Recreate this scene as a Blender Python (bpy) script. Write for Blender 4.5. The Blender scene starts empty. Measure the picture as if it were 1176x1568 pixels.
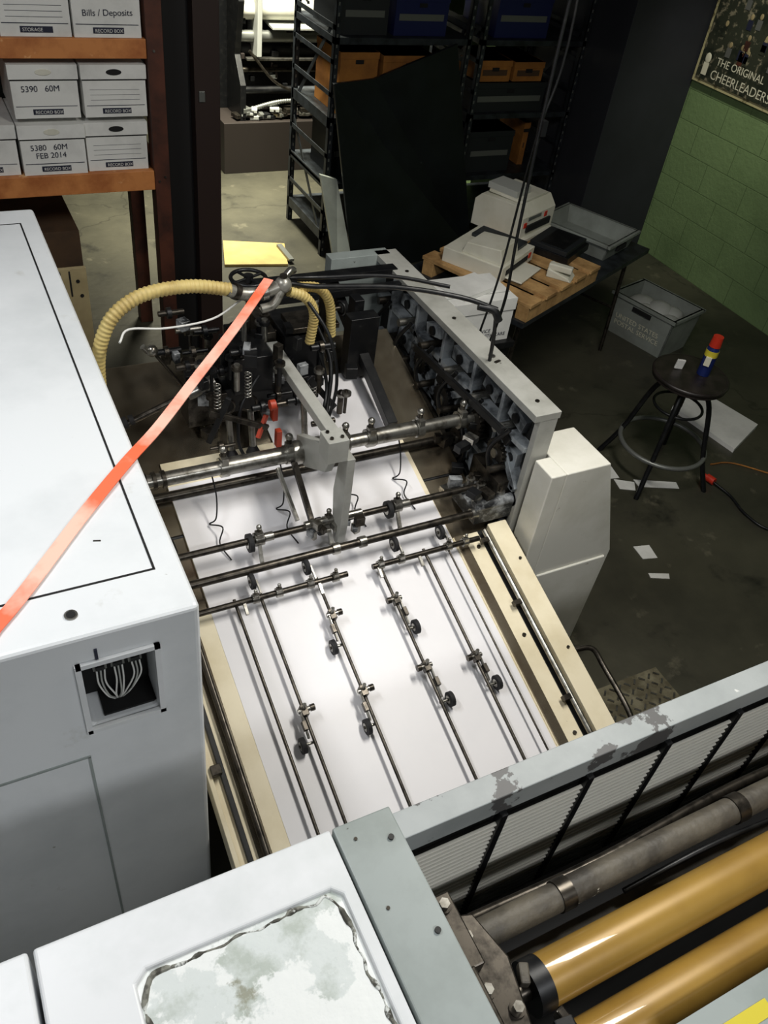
import bpy, math, random
from mathutils import Vector, Matrix
random.seed(7)
sc=bpy.context.scene
V=Vector
# ---------------------------------------------------------------- materials
def lin(c):
    return tuple(((x/255)/12.92 if x/255<=0.04045 else ((x/255+0.055)/1.055)**2.4) for x in c)+(1,)
def mat(name,c,rough=.5,metal=0,c2=None,scale=8,lo=.5,hi=.65,bump=0,bscale=60,detail=6,c3=None,s3=40,lo3=.66,hi3=.7,coat=0,c4=None,s4=3,lo4=.6,hi4=.7):
    m=bpy.data.materials.new(name); m.use_nodes=True
    nt=m.node_tree; N=nt.nodes; L=nt.links; b=N['Principled BSDF']
    b.inputs['Base Color'].default_value=lin(c); b.inputs['Roughness'].default_value=rough; b.inputs['Metallic'].default_value=metal
    if coat: b.inputs['Coat Weight'].default_value=coat
    tc=N.new('ShaderNodeTexCoord')
    def noise(sc_,lo,hi,off=0):
        n=N.new('ShaderNodeTexNoise'); n.inputs['Scale'].default_value=sc_; n.inputs['Detail'].default_value=detail; n.inputs['Roughness'].default_value=.62
        mp=N.new('ShaderNodeMapping'); mp.inputs['Location'].default_value=(off,off*.7,0)
        L.new(tc.outputs['Object'],mp.inputs['Vector']); L.new(mp.outputs[0],n.inputs['Vector'])
        r=N.new('ShaderNodeMapRange'); r.inputs['From Min'].default_value=lo; r.inputs['From Max'].default_value=hi
        L.new(n.outputs['Fac'],r.inputs['Value']); return r.outputs['Result']
    src=None
    for k,(cc,s_,l_,h_) in enumerate(((c2,scale,lo,hi),(c4,s4,lo4,hi4),(c3,s3,lo3,hi3))):
        if not cc: continue
        mx=N.new('ShaderNodeMix'); mx.data_type='RGBA'; mx.inputs['B'].default_value=lin(cc)
        if src: L.new(src,mx.inputs['A'])
        else: mx.inputs['A'].default_value=lin(c)
        L.new(noise(s_,l_,h_,k*3.7),mx.inputs['Factor']); src=mx.outputs['Result']
    if src: L.new(src,b.inputs['Base Color'])
    if bump:
        n=N.new('ShaderNodeTexNoise'); n.inputs['Scale'].default_value=bscale; n.inputs['Detail'].default_value=4
        L.new(tc.outputs['Object'],n.inputs['Vector'])
        bp=N.new('ShaderNodeBump'); bp.inputs['Strength'].default_value=bump; bp.inputs['Distance'].default_value=.01
        L.new(n.outputs['Fac'],bp.inputs['Height']); L.new(bp.outputs['Normal'],b.inputs['Normal'])
    return m
white=mat('machine_white_paint',(224,227,229),.36,c2=(208,212,214),scale=2.2,lo=.45,hi=.7,c4=(190,190,184),s4=4,lo4=.62,hi4=.74,c3=(128,126,112),s3=16,lo3=.70,hi3=.74)
white2=mat('white_paint_clean',(224,226,228),.4,c2=(206,210,210),scale=4,lo=.45,hi=.7,c3=(150,150,140),s3=30,lo3=.72,hi3=.75)
cabw=mat('cabinet_white',(228,226,216),.45,c2=(206,204,190),scale=3,lo=.45,hi=.7,c3=(120,105,70),s3=14,lo3=.70,hi3=.75)
cream=mat('cream_paint',(238,227,198),.28,c2=(224,211,178),scale=6,lo=.45,hi=.7,c3=(150,138,105),s3=22,lo3=.7,hi3=.74)
paper=mat('paper_white',(238,236,238),.42,c2=(228,227,230),scale=1.5,lo=.4,hi=.7)
grayp=mat('grey_enamel',(150,158,156),.42,c2=(128,136,132),scale=5,lo=.4,hi=.7,c3=(70,70,66),s3=18,lo3=.68,hi3=.71)
platem=mat('casting_top_paint',(168,168,162),.38,c2=(142,142,135),scale=7,lo=.4,hi=.7,c3=(80,78,70),s3=25,lo3=.70,hi3=.73)
cast=mat('cast_grey',(150,153,155),.38,.15,c2=(34,36,38),scale=11,lo=.42,hi=.54,bump=.2)
castlite=mat('cast_light_paint',(158,164,168),.4,.1,c2=(64,68,72),scale=9,lo=.44,hi=.62)
chip=mat('chipped_paint',(160,165,165),.5,c2=(140,146,146),scale=5,lo=.4,hi=.7,c4=(84,84,84),s4=4.5,lo4=.555,hi4=.565,c3=(205,207,204),s3=11,lo3=.66,hi3=.68)
grime=mat('grimy_pipe',(92,86,74),.55,c2=(52,48,42),scale=8,lo=.4,hi=.65,c3=(200,195,180),s3=14,lo3=.66,hi3=.68,bump=.2)
peel=mat('peeled_plate',(208,214,212),.5,c2=(176,184,176),scale=16,lo=.45,hi=.62,c4=(228,231,229),s4=9,lo4=.5,hi4=.53,c3=(146,148,132),s3=8,lo3=.64,hi3=.68,bump=.25,bscale=30)
gasket=mat('old_gasket',(128,128,118),.7,c2=(60,58,50),scale=40,lo=.42,hi=.55,c3=(205,208,204),s3=25,lo3=.52,hi3=.56)
black=mat('black_metal',(20,21,23),.4,.3,c2=(38,38,38),scale=20,lo=.5,hi=.7)
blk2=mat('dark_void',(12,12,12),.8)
steel=mat('steel',(165,163,156),.28,.9,c2=(95,90,80),scale=25,lo=.45,hi=.7)
dsteel=mat('dark_steel',(78,73,66),.32,.8,c2=(40,37,33),scale=30,lo=.45,hi=.65)
shine=mat('polished_plate',(170,160,140),.22,.85,c2=(120,105,85),scale=3,lo=.4,hi=.7)
brass=mat('gold_roller',(162,128,58),.36,.1,c2=(134,102,44),scale=3,lo=.4,hi=.7,coat=.4)
rubber=mat('rubber',(26,26,28),.75)
hosey=mat('hose_yellow',(205,184,118),.5,c2=(170,145,85),scale=10,lo=.45,hi=.7)
hoseg=mat('hose_fitting',(150,148,140),.35,.5,c2=(90,88,80),scale=20,lo=.45,hi=.6)
orange=mat('strap_orange',(255,112,74),.6,c2=(255,196,176),scale=2.4,lo=.42,hi=.56)
red=mat('red_plastic',(188,48,30),.4)
redd=mat('dull_red_paint',(168,58,34),.5)
wood=mat('orange_wood',(200,130,72),.6,c2=(160,92,45),scale=6,lo=.4,hi=.65,c3=(228,178,124),s3=9,lo3=.62,hi3=.68)
dwood=mat('dark_red_wood',(84,44,29),.6,c2=(50,26,17),scale=6,lo=.4,hi=.65)
pine=mat('pallet_wood',(190,152,100),.7,c2=(140,106,64),scale=10,lo=.4,hi=.65)
boxw=mat('carton_white',(222,222,218),.7,c2=(200,200,196),scale=5,lo=.45,hi=.7)
inkm=mat('ink_navy',(28,32,52),.6)
kraft=mat('kraft_cardboard',(80,58,36),.8,c2=(56,40,25),scale=4,lo=.4,hi=.7)
obox=mat('orange_carton',(164,108,44),.75,c2=(115,72,28),scale=4,lo=.4,hi=.7)
bluem=mat('blue_plastic',(16,24,72),.5)
panelm=mat('black_board',(14,16,19),.3,c2=(24,27,31),scale=4,lo=.4,hi=.7,c3=(50,52,55),s3=12,lo3=.72,hi3=.75)
shelfm=mat('shelving_steel',(50,55,60),.45,.3,c2=(30,33,36),scale=12,lo=.4,hi=.6)
darkcr=mat('dark_crate_plastic',(30,33,36),.5)
lgray=mat('light_grey_board',(165,167,162),.6)
wirem=mat('grille_wire',(215,212,200),.45)
ivory=mat('ivory_plastic',(214,212,198),.45,c2=(196,194,176),scale=5,lo=.4,hi=.7)
binm=mat('mail_tub_plastic',(140,146,140),.55,c2=(118,122,116),scale=5,lo=.4,hi=.7)
yboard=mat('yellow_board',(176,154,92),.6,c2=(150,128,72),scale=4,lo=.4,hi=.7)
tanm=mat('tan_panel',(165,150,112),.6,c2=(130,116,84),scale=4,lo=.4,hi=.7)
tread=mat('tread_steel',(132,126,104),.42,.3,c2=(92,86,68),scale=12,lo=.4,hi=.6)
canb=mat('can_blue',(30,45,105),.3,.3)
cany=mat('can_yellow',(205,190,60),.35)
greym=mat('ring_grey',(120,122,118),.4,.5)
seatm=mat('stool_seat',(42,36,34),.4,c2=(28,24,22),scale=15,lo=.4,hi=.6)
frame_m=mat('poster_frame_cream',(186,178,136),.5,c2=(120,112,80),scale=12,lo=.55,hi=.62)
poster_m=mat('poster_print',(44,48,36),.6,c2=(126,120,100),scale=22,lo=.54,hi=.62,c3=(26,32,22),s3=7,lo3=.5,hi3=.6)
textw=mat('print_cream',(215,212,190),.6)
colm=mat('column_dark_paint',(40,42,48),.6,c2=(34,36,41),scale=3,lo=.4,hi=.7)
tube_m=mat('lamp_tube',(255,255,255))
b=tube_m.node_tree.nodes['Principled BSDF']; b.inputs['Emission Color'].default_value=(1,.98,.92,1); b.inputs['Emission Strength'].default_value=2
floor_m=mat('concrete_floor',(72,70,58),.42,c2=(50,49,41),scale=1.3,lo=.35,hi=.65,c4=(34,33,28),s4=3,lo4=.58,hi4=.72,c3=(104,100,84),s3=5,lo3=.62,hi3=.76,bump=.15,bscale=25)
nt=floor_m.node_tree; N=nt.nodes; L=nt.links; bs=N['Principled BSDF']; src=bs.inputs['Base Color'].links[0].from_socket
tc=N.new('ShaderNodeTexCoord'); nz_=N.new('ShaderNodeTexNoise'); nz_.inputs['Scale'].default_value=5; nz_.inputs['Detail'].default_value=5; L.new(tc.outputs['Object'],nz_.inputs['Vector'])
ad=N.new('ShaderNodeMix'); ad.data_type='VECTOR'; ad.inputs['Factor'].default_value=.2; L.new(tc.outputs['Object'],ad.inputs['A']); L.new(nz_.outputs['Color'],ad.inputs['B'])
vo=N.new('ShaderNodeTexVoronoi'); vo.feature='DISTANCE_TO_EDGE'; vo.inputs['Scale'].default_value=.7; L.new(ad.outputs['Result'],vo.inputs['Vector'])
mr=N.new('ShaderNodeMapRange'); mr.inputs['From Min'].default_value=.001; mr.inputs['From Max'].default_value=.005; mr.inputs['To Min'].default_value=.4; mr.inputs['To Max'].default_value=0; L.new(vo.outputs['Distance'],mr.inputs['Value'])
mx=N.new('ShaderNodeMix'); mx.data_type='RGBA'; L.new(src,mx.inputs['A']); mx.inputs['B'].default_value=lin((26,24,20)); L.new(mr.outputs[0],mx.inputs['Factor']); L.new(mx.outputs['Result'],bs.inputs['Base Color'])
def blockwall():
    m=bpy.data.materials.new('green_block_wall'); m.use_nodes=True; nt=m.node_tree;N=nt.nodes;L=nt.links;b=N['Principled BSDF']
    tc=N.new('ShaderNodeTexCoord'); sp=N.new('ShaderNodeSeparateXYZ'); cb=N.new('ShaderNodeCombineXYZ')
    L.new(tc.outputs['Object'],sp.inputs[0]); L.new(sp.outputs['Y'],cb.inputs['X']); L.new(sp.outputs['Z'],cb.inputs['Y'])
    br=N.new('ShaderNodeTexBrick'); br.inputs['Scale'].default_value=1; br.inputs['Brick Width'].default_value=.42; br.inputs['Row Height'].default_value=.21
    br.inputs['Mortar Size'].default_value=.004; br.inputs['Mortar Smooth'].default_value=.5
    br.inputs['Color1'].default_value=lin((124,148,102)); br.inputs['Color2'].default_value=lin((119,143,98)); br.inputs['Mortar'].default_value=lin((98,119,80))
    L.new(cb.outputs[0],br.inputs['Vector'])
    n=N.new('ShaderNodeTexNoise'); n.inputs['Scale'].default_value=35; L.new(tc.outputs['Object'],n.inputs['Vector'])
    n2=N.new('ShaderNodeTexNoise'); n2.inputs['Scale'].default_value=2.2; n2.inputs['Detail'].default_value=8; L.new(tc.outputs['Object'],n2.inputs['Vector'])
    mr=N.new('ShaderNodeMapRange'); mr.inputs['From Min'].default_value=.45; mr.inputs['From Max'].default_value=.75; mr.inputs['To Max'].default_value=.5; L.new(n2.outputs['Fac'],mr.inputs['Value'])
    mx=N.new('ShaderNodeMix'); mx.data_type='RGBA'; L.new(br.outputs['Color'],mx.inputs['A']); mx.inputs['B'].default_value=lin((78,98,64)); L.new(mr.outputs[0],mx.inputs['Factor'])
    L.new(mx.outputs['Result'],b.inputs['Base Color']); b.inputs['Roughness'].default_value=.42
    ad=N.new('ShaderNodeMath'); ad.operation='MULTIPLY_ADD'; ad.inputs[1].default_value=-1.2; L.new(br.outputs['Fac'],ad.inputs[0]); L.new(n.outputs['Fac'],ad.inputs[2])
    bp=N.new('ShaderNodeBump'); bp.inputs['Strength'].default_value=.35; bp.inputs['Distance'].default_value=.008
    L.new(ad.outputs[0],bp.inputs['Height']); L.new(bp.outputs['Normal'],b.inputs['Normal'])
    return m
gwall=blockwall()
darkwall=mat('dark_wall_paint',(34,38,34),.7,c2=(26,29,26),scale=2,lo=.4,hi=.7)
ceilm=mat('ceiling_paint',(60,60,58),.8,c2=(50,50,48),scale=2,lo=.4,hi=.7)
# ---------------------------------------------------------------- builder
def ortho(a):
    a=a.normalized(); t=V((0,0,1)) if abs(a.z)<.9 else V((1,0,0))
    u=a.cross(t).normalized(); return u,a.cross(u).normalized()
def catmull(pts,k=6,closed=False):
    P=[V(p) for p in pts]; out=[]; n=len(P)
    for i in range(n-1 if not closed else n):
        p0=P[i-1] if (i>0 or closed) else P[i]*2-P[i+1]; p1=P[i]; p2=P[(i+1)%n]; p3=P[(i+2)%n] if (i+2<n or closed) else P[i+1]*2-P[i]
        for j in range(k):
            t=j/k; out.append(.5*((2*p1)+(p2-p0)*t+(2*p0-5*p1+4*p2-p3)*t*t+(3*p1-p0-3*p2+p3)*t**3))
    if not closed: out.append(P[-1])
    return out
class B:
    def __init__(s,name): s.name=name; s.v=[]; s.f=[]; s.mi=[]; s.sm=[]; s.mats=[]; s.T=Matrix.Identity(4)
    def idx(s,m):
        if m not in s.mats: s.mats.append(m)
        return s.mats.index(m)
    def add(s,vs,fs,m,smooth=False):
        o=len(s.v); s.v+= [s.T@V(p) for p in vs]; k=s.idx(m)
        for f in fs: s.f.append([i+o for i in f]); s.mi.append(k); s.sm.append(smooth)
    def hexa(s,p,m): s.add(p,[(0,3,2,1),(4,5,6,7),(0,1,5,4),(1,2,6,5),(2,3,7,6),(3,0,4,7)],m)
    def box(s,x0,x1,y0,y1,z0,z1,m):
        s.hexa([(x0,y0,z0),(x1,y0,z0),(x1,y1,z0),(x0,y1,z0),(x0,y0,z1),(x1,y0,z1),(x1,y1,z1),(x0,y1,z1)],m)
    def obox(s,c,size,m,rz=0,rx=0,ry=0):
        R=Matrix.Translation(V(c))@Matrix.Rotation(rz,4,'Z')@Matrix.Rotation(rx,4,'X')@Matrix.Rotation(ry,4,'Y'); x,y,z=[q/2 for q in size]
        s.hexa([R@V(p) for p in [(-x,-y,-z),(x,-y,-z),(x,y,-z),(-x,y,-z),(-x,-y,z),(x,-y,z),(x,y,z),(-x,y,z)]],m)
    def beam(s,p0,p1,w,h,m):
        p0=V(p0);p1=V(p1); a=(p1-p0).normalized(); u=a.cross(V((0,0,1)))
        if u.length<.05: u=V((1,0,0))
        u.normalize(); v=u.cross(a); u*=w/2; v*=h/2
        s.hexa([p0-u-v,p0+u-v,p1+u-v,p1-u-v,p0-u+v,p0+u+v,p1+u+v,p1-u+v],m)
    def cyl(s,p0,p1,r,m,n=16,r1=None,caps=True):
        p0=V(p0);p1=V(p1); u,w=ortho(p1-p0); r1=r if r1 is None else r1
        vs=[];
        for i in range(n):
            a=2*math.pi*i/n; d=u*math.cos(a)+w*math.sin(a); vs.append(p0+d*r)
        for i in range(n):
            a=2*math.pi*i/n; d=u*math.cos(a)+w*math.sin(a); vs.append(p1+d*r1)
        s.add(vs,[(i,(i+1)%n,n+(i+1)%n,n+i) for i in range(n)],m,True)
        if caps: s.add(vs,[tuple(range(n-1,-1,-1)),tuple(range(n,2*n))],m)
    def sweep(s,P,rad,m,n=10,closed=False):
        P=[V(p) for p in P]; N=len(P); vs=[]; prev=None
        for i in range(N):
            t=(P[(i+1)%N]-P[i-1]) if (closed or 0<i<N-1) else (P[1]-P[0] if i==0 else P[-1]-P[-2])
            t.normalize()
            if prev is None: u,_=ortho(t)
            else: u=(prev-t*prev.dot(t)).normalized()
            prev=u; w=t.cross(u); r=rad(i) if callable(rad) else rad
            for j in range(n):
                a=2*math.pi*j/n; vs.append(P[i]+(u*math.cos(a)+w*math.sin(a))*r)
        fs=[]
        for i in range(N if closed else N-1):
            k=(i+1)%N
            for j in range(n): fs.append((i*n+j,i*n+(j+1)%n,k*n+(j+1)%n,k*n+j))
        s.add(vs,fs,m,True)
        if not closed: s.add(vs,[tuple(range(n-1,-1,-1)),tuple(range((N-1)*n,N*n))],m)
    def tube(s,pts,r,m,n=8,k=6): s.sweep(catmull(pts,k),r,m,n)
    def hose(s,pts,r,m,k=30,n=12,ring=.02):
        P=catmull(pts,k); step=ring/4; acc=0; out=[P[0]]
        for a,b_ in zip(P,P[1:]):
            d=(b_-a).length
            while acc+d>=step:
                t=(step-acc)/d; a=a+(b_-a)*t; out.append(a.copy()); d=(b_-a).length; acc=0
                if d<1e-9: break
            acc+=d
        s.sweep(out,lambda i:r*(1,.93,.84,.93)[i%4],m,n)
    def torus(s,c,ax,R,r,m,n=32,k=8):
        u,w=ortho(V(ax)); c=V(c)
        s.sweep([c+(u*math.cos(2*math.pi*i/n)+w*math.sin(2*math.pi*i/n))*R for i in range(n)],r,m,k,True)
    def ball(s,c,r,m,n=12,sq=(1,1,1)):
        c=V(c); vs=[];fs=[]
        for i in range(n+1):
            t=math.pi*i/n
            for j in range(n*2):
                a=math.pi*j/n; vs.append(c+V((math.sin(t)*math.cos(a)*sq[0],math.sin(t)*math.sin(a)*sq[1],math.cos(t)*sq[2]))*r)
        w=n*2
        for i in range(n):
            for j in range(w): fs.append((i*w+j,(i+1)*w+j,(i+1)*w+(j+1)%w,i*w+(j+1)%w))
        s.add(vs,fs,m,True)
    def prism(s,poly,ax,lo,hi,m):
        n=len(poly)
        def P(a,b_,c): return {'x':(c,a,b_),'y':(a,c,b_),'z':(a,b_,c)}[ax]
        vs=[P(a,b_,lo) for a,b_ in poly]+[P(a,b_,hi) for a,b_ in poly]
        s.add(vs,[tuple(range(n-1,-1,-1)),tuple(range(n,2*n))]+[(i,(i+1)%n,n+(i+1)%n,n+i) for i in range(n)],m)
    def ribbon(s,pts,w,t,m,k=10):
        P=catmull(pts,k); vs=[]
        for i,p in enumerate(P):
            d=(P[min(i+1,len(P)-1)]-P[max(i-1,0)]).normalized(); u=d.cross(V((0,0,1))).normalized()*w/2; z=u.cross(d).normalized()*t/2
            vs+=[p-u-z,p+u-z,p+u+z,p-u+z]
        fs=[]
        for i in range(len(P)-1):
            for j in range(4): fs.append((i*4+j,i*4+(j+1)%4,i*4+4+(j+1)%4,i*4+4+j))
        fs+=[(3,2,1,0),tuple(range(len(P)*4-4,len(P)*4))]
        s.add(vs,fs,m,False)
    def text(s,txt,size,o,xd,yd,m):
        c=bpy.data.curves.new('t','FONT'); c.body=txt; c.size=size; ob=bpy.data.objects.new('t',c); bpy.context.collection.objects.link(ob)
        bpy.context.view_layer.update()
        me=bpy.data.meshes.new_from_object(ob.evaluated_get(bpy.context.evaluated_depsgraph_get()))
        xd=V(xd);yd=V(yd);o=V(o)
        s.add([o+xd*v.co.x+yd*v.co.y for v in me.vertices],[tuple(p.vertices) for p in me.polygons],m)
        bpy.data.objects.remove(ob); bpy.data.curves.remove(c); bpy.data.meshes.remove(me)
    def finish(s,bevel=0,cut=None,seg=2):
        me=bpy.data.meshes.new(s.name); me.from_pydata([tuple(v) for v in s.v],[],s.f); 
        for m in s.mats: me.materials.append(m)
        me.polygons.foreach_set('material_index',s.mi); me.polygons.foreach_set('use_smooth',s.sm)
        import bmesh
        bm=bmesh.new(); bm.from_mesh(me); bmesh.ops.recalc_face_normals(bm,faces=bm.faces); bm.to_mesh(me); bm.free()
        ob=bpy.data.objects.new(s.name,me); bpy.context.collection.objects.link(ob)
        if cut:
            for cb in cut:
                co=cb.finish()
                md=ob.modifiers.new('b','BOOLEAN'); md.operation='DIFFERENCE'; md.solver='EXACT'; md.object=co
                bpy.context.view_layer.update()
                nm=bpy.data.meshes.new_from_object(ob.evaluated_get(bpy.context.evaluated_depsgraph_get()))
                ob.modifiers.clear(); ob.data=nm; bpy.data.objects.remove(co)
        if bevel:
            md=ob.modifiers.new('bevel','BEVEL'); md.width=bevel; md.segments=seg; md.limit_method='ANGLE'; md.angle_limit=math.radians(50)
        return ob
def parent(name,parts):
    e=bpy.data.objects.new(name,None); bpy.context.collection.objects.link(e)
    for p in parts: p.parent=e
    return e
# ---------------------------------------------------------------- room
X0,X1,Y0,Y1,H=-3.2,5.3,-2.6,9.2,3.9
f=B('floor'); f.box(X0,X1,Y0,Y1,-.1,0,floor_m); f.finish()
f=B('wall_right'); f.box(X1,X1+.15,Y0,Y1,0,H,gwall); f.finish()
f=B('wall_back'); f.box(X0,X1,Y1,Y1+.15,0,H,darkwall); f.finish()
f=B('wall_left'); f.box(X0-.15,X0,Y0,Y1,0,H,darkwall); f.finish()
f=B('wall_front'); f.box(X0,X1,Y0-.15,Y0,0,H,darkwall); f.finish()
f=B('ceiling'); f.box(X0,X1,Y0,Y1,H,H+.1,ceilm); f.finish()
f=B('wall_pilaster'); f.box(4.56,X1,5.05,6.2,0,H,colm); f.finish(.004)
f=B('wall_partition'); f.box(4.30,X1,6.26,6.4,0,H,gwall); f.finish()
# ---------------------------------------------------------------- left press cabinet
h=B('press_cabinet')
h.box(-2.2,.30,1.11,3.09,0,1.5,white)
c1=B('c1'); c1.box(.055,.20,1.0,1.22,1.20,1.415,grayp)
cab=h.finish(.012,[c1],3)
d=B('cabinet_details')
d.box(.238,.243,1.24,2.97,1.4995,1.5012,blk2)
d.box(-2.1,.243,1.237,1.242,1.4995,1.5012,blk2); d.box(-2.1,.243,2.968,2.972,1.4995,1.5012,blk2)
d.cyl((.06,1.17,1.499),(.06,1.17,1.503),.013,steel); d.cyl((.06,1.17,1.502),(.06,1.17,1.504),.009,blk2)
d.box(.085,.091,1.106,1.112,1.425,1.455,inkm)
d.obox((.15,1.36,1.5004),(.016,.004,.001),dsteel,rz=-.3)
d.box(-2.1,.04,1.107,1.112,1.097,1.103,grayp); d.box(.034,.040,1.107,1.112,.12,1.10,grayp)
for z in (1.190,1.410): d.box(.045,.212,1.102,1.112,z,z+.012,white2)
for x in (.043,.20): d.box(x,x+.012,1.102,1.112,1.190,1.422,white2)
d.box(.058,.197,1.195,1.2195,1.30,1.41,lgray); d.box(.057,.198,1.2,1.2195,1.202,1.30,blk2); d.box(.085,.198,1.13,1.21,1.201,1.207,blk2)
for i in range(3):
    x=.080+i*.036; d.box(x,x+.028,1.15,1.195,1.335,1.395,greym); d.box(x+.003,x+.025,1.144,1.15,1.375,1.392,boxw); d.box(x+.005,x+.023,1.144,1.15,1.338,1.352,black); d.cyl((x+.014,1.143,1.363),(x+.014,1.15,1.363),.006,steel,10)
    for k,(dx,mm) in enumerate(((.006,boxw),(.014,lgray),(.022,boxw))):
        tx=.115+.006*i+.003*k
        d.tube([(x+dx,1.145,1.34),(x+dx*.9,1.13,1.315),((x+dx+tx)/2+random.uniform(-.006,.006),1.13,1.27),(tx,1.16,1.212)],.0019,mm)
parent('press_housing',[cab,d.finish()])
# ---------------------------------------------------------------- near press unit
n1=B('unit_body'); n1.box(-1.6,-.115,-.9,.572,0,1.5,white2); n1.box(-.108,.352,-.9,.572,0,1.5,white2)
c2=B('c2'); c2.prism([(.03,.482),(.315,.482),(.33,.467),(.33,-.5),(.012,-.5),(.012,.467)],'z',1.490,1.6,peel)
nb=n1.finish(.008,[c2],3)
n2=B('hatch_plate'); n2.prism([(.028,.483),(.317,.483),(.331,.469),(.331,-.5),(.011,-.5),(.011,.469)],'z',1.478,1.4925,peel)
rim=[(.020,-.1,1.492)]
for i in range(26): rim.append((.020+random.uniform(-.004,.006),-.08+i*.0208,1.492))
for i in range(16): rim.append((.032+i*.0182,.474+random.uniform(-.006,.004),1.492))
for i in range(26): rim.append((.323+random.uniform(-.006,.004),.455-i*.0208,1.492))
RR=[random.uniform(.0015,.0055) for _ in range(400)]
n2.sweep(catmull(rim,3),lambda i:RR[i//2],gasket,6)
n3=B('side_frame_plate'); n3.box(.357,.462,-.6,.572,0,1.5,grayp)
for y in (.52,.36,.2): n3.cyl((.44,y,1.498),(.44,y,1.504),.005,black)
for y in (.54,.42): n3.cyl((.385,y,1.498),(.385,y,1.502),.003,dsteel)
n3.prism([(.47,.40),(.53,.38),(.55,.30),(.53,.20),(.50,.12),(.47,.10)],'z',1.36,1.43,dsteel)
n3.box(.462,.50,.30,.42,1.43,1.46,dsteel); n3.box(.47,.56,.12,.2,1.33,1.39,steel); n3.box(.462,.475,.05,.30,1.36,1.48,dsteel)
for (x,y,z) in [(.50,.35,1.43),(.49,.27,1.43),(.52,.23,1.43),(.50,.16,1.43),(.53,.16,1.39),(.48,.4,1.46)]:
    n3.cyl((x,y,z),(x,y,z+.014),.009,steel,6); n3.cyl((x,y,z),(x,y,z+.004),.013,dsteel)
n3.cyl((.462,.285,1.31),(.57,.285,1.31),.03,dsteel); n3.cyl((.53,.17,1.36),(.60,.14,1.34),.018,steel)
n3.tube([(.52,.10,1.40),(.58,.10,1.38),(.62,.06,1.36),(.60,.0,1.34)],.008,steel); n3.tube([(.50,.2,1.45),(.55,.14,1.44),(.56,.06,1.40)],.005,black)
for i in range(14): n3.obox((random.uniform(.48,.60),random.uniform(.06,.30),random.uniform(1.34,1.42)),(random.uniform(.015,.04),random.uniform(.015,.04),random.uniform(.015,.04)),random.choice([steel,dsteel,grime,black]),rz=random.uniform(-.6,.6))
# ---------------------------------------------------------------- roller bay
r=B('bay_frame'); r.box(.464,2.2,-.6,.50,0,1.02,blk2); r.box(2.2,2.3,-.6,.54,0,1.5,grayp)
r.box(.78,2.2,-.35,.118,1.322,1.345,grayp); r.box(.80,2.2,-.3,.06,1.02,1.322,grayp)
for i in range(6): r.box(.84+i*.2,.95+i*.2,.06,.085,1.345,1.3465,cany); r.box(.965+i*.2,1.02+i*.2,.06,.085,1.345,1.3463,black)
bayo=r.finish(.003)
def roller(y,z,rad):
    r=B('gold_roller'); r.cyl((.635,y,z),(2.12,y,z),rad,brass,48); r.cyl((.605,y,z),(.637,y,z),rad*1.05,black,32); r.cyl((2.12,y,z),(2.15,y,z),rad*1.05,black,32)
    r.cyl((.57,y,z),(.62,y,z),rad*.4,dsteel); r.cyl((2.13,y,z),(2.2,y,z),rad*.4,dsteel); return r.finish(.003)
p=B('cross_pipe'); p.cyl((.48,.385,1.275),(2.2,.385,1.275),.027,grime,24)
for x in (.55,.75,1.2): p.cyl((x,.385,1.275),(x+.03,.385,1.275),.030,dsteel,24)
p.tube([(.6,.43,1.22),(.9,.42,1.235),(1.3,.44,1.22),(1.8,.42,1.235),(2.2,.42,1.22)],.012,dsteel)
p.tube([(.9,.35,1.24),(1.1,.345,1.27),(1.3,.34,1.25)],.006,black)
p.beam((.6,.33,1.2),(2.2,.33,1.2),.05,.01,grime)
parent('press_delivery_unit',[nb,n2.finish(.001),n3.finish(.003),bayo,roller(.272,1.29,.044),roller(.162,1.25,.046),p.finish()])
# guard grille
g=B('guard_grille')
g.box(.47,2.3,.548,.60,1.335,1.40,chip)
g.box(.47,2.3,.552,.585,.62,.66,grayp)
nz=36
for i in range(nz):
    z=.67+i*(1.315-.67)/nz; g.box(.50,2.28,.541,.549,z,z+.0065,wirem)
for i in range(9):
    x=.50+i*.21; g.box(x,x+.016,.536,.556,.64,1.34,black)
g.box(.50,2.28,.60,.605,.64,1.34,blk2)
g.box(2.2,2.28,.552,.60,0,.68,grayp); g.box(.47,.50,.552,.60,0,1.34,grayp)
g.finish(.002)
# ---------------------------------------------------------------- feed board
def bz(y): return .2071+.3*y
fb=B('board_deck')
def slab(o,x0,x1,y0,y1,h0,h1,m):
    o.hexa([(x0,y0,bz(y0)+h0),(x1,y0,bz(y0)+h0),(x1,y1,bz(y1)+h0),(x0,y1,bz(y1)+h0),(x0,y0,bz(y0)+h1),(x1,y0,bz(y0)+h1),(x1,y1,bz(y1)+h1),(x0,y1,bz(y1)+h1)],m)
slab(fb,.36,1.60,.66,2.75,-.04,-.008,shine)
slab(fb,.34,.50,.66,1.74,-.05,.004,cream); slab(fb,.334,.348,.66,1.74,-.05,.03,cream); slab(fb,.372,.388,.66,1.74,0,.02,black); slab(fb,.405,.445,.66,1.74,0.001,.0055,shine)
slab(fb,1.42,1.64,.66,1.76,-.05,.004,cream); slab(fb,1.565,1.645,.66,1.76,-.04,.03,cream); slab(fb,1.425,1.462,.66,1.76,0,.010,shine)
slab(fb,1.525,1.56,.66,1.76,.0,.0055,blk2)
slab(fb,.50,1.42,.66,2.30,-.012,.001,cream)
fb.cyl((.425,.66,bz(.66)+.035),(.425,1.66,bz(1.66)+.035),.010,dsteel)
fb.cyl((1.54,.66,bz(.66)+.03),(1.54,1.74,bz(1.74)+.03),.010,steel)
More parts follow.
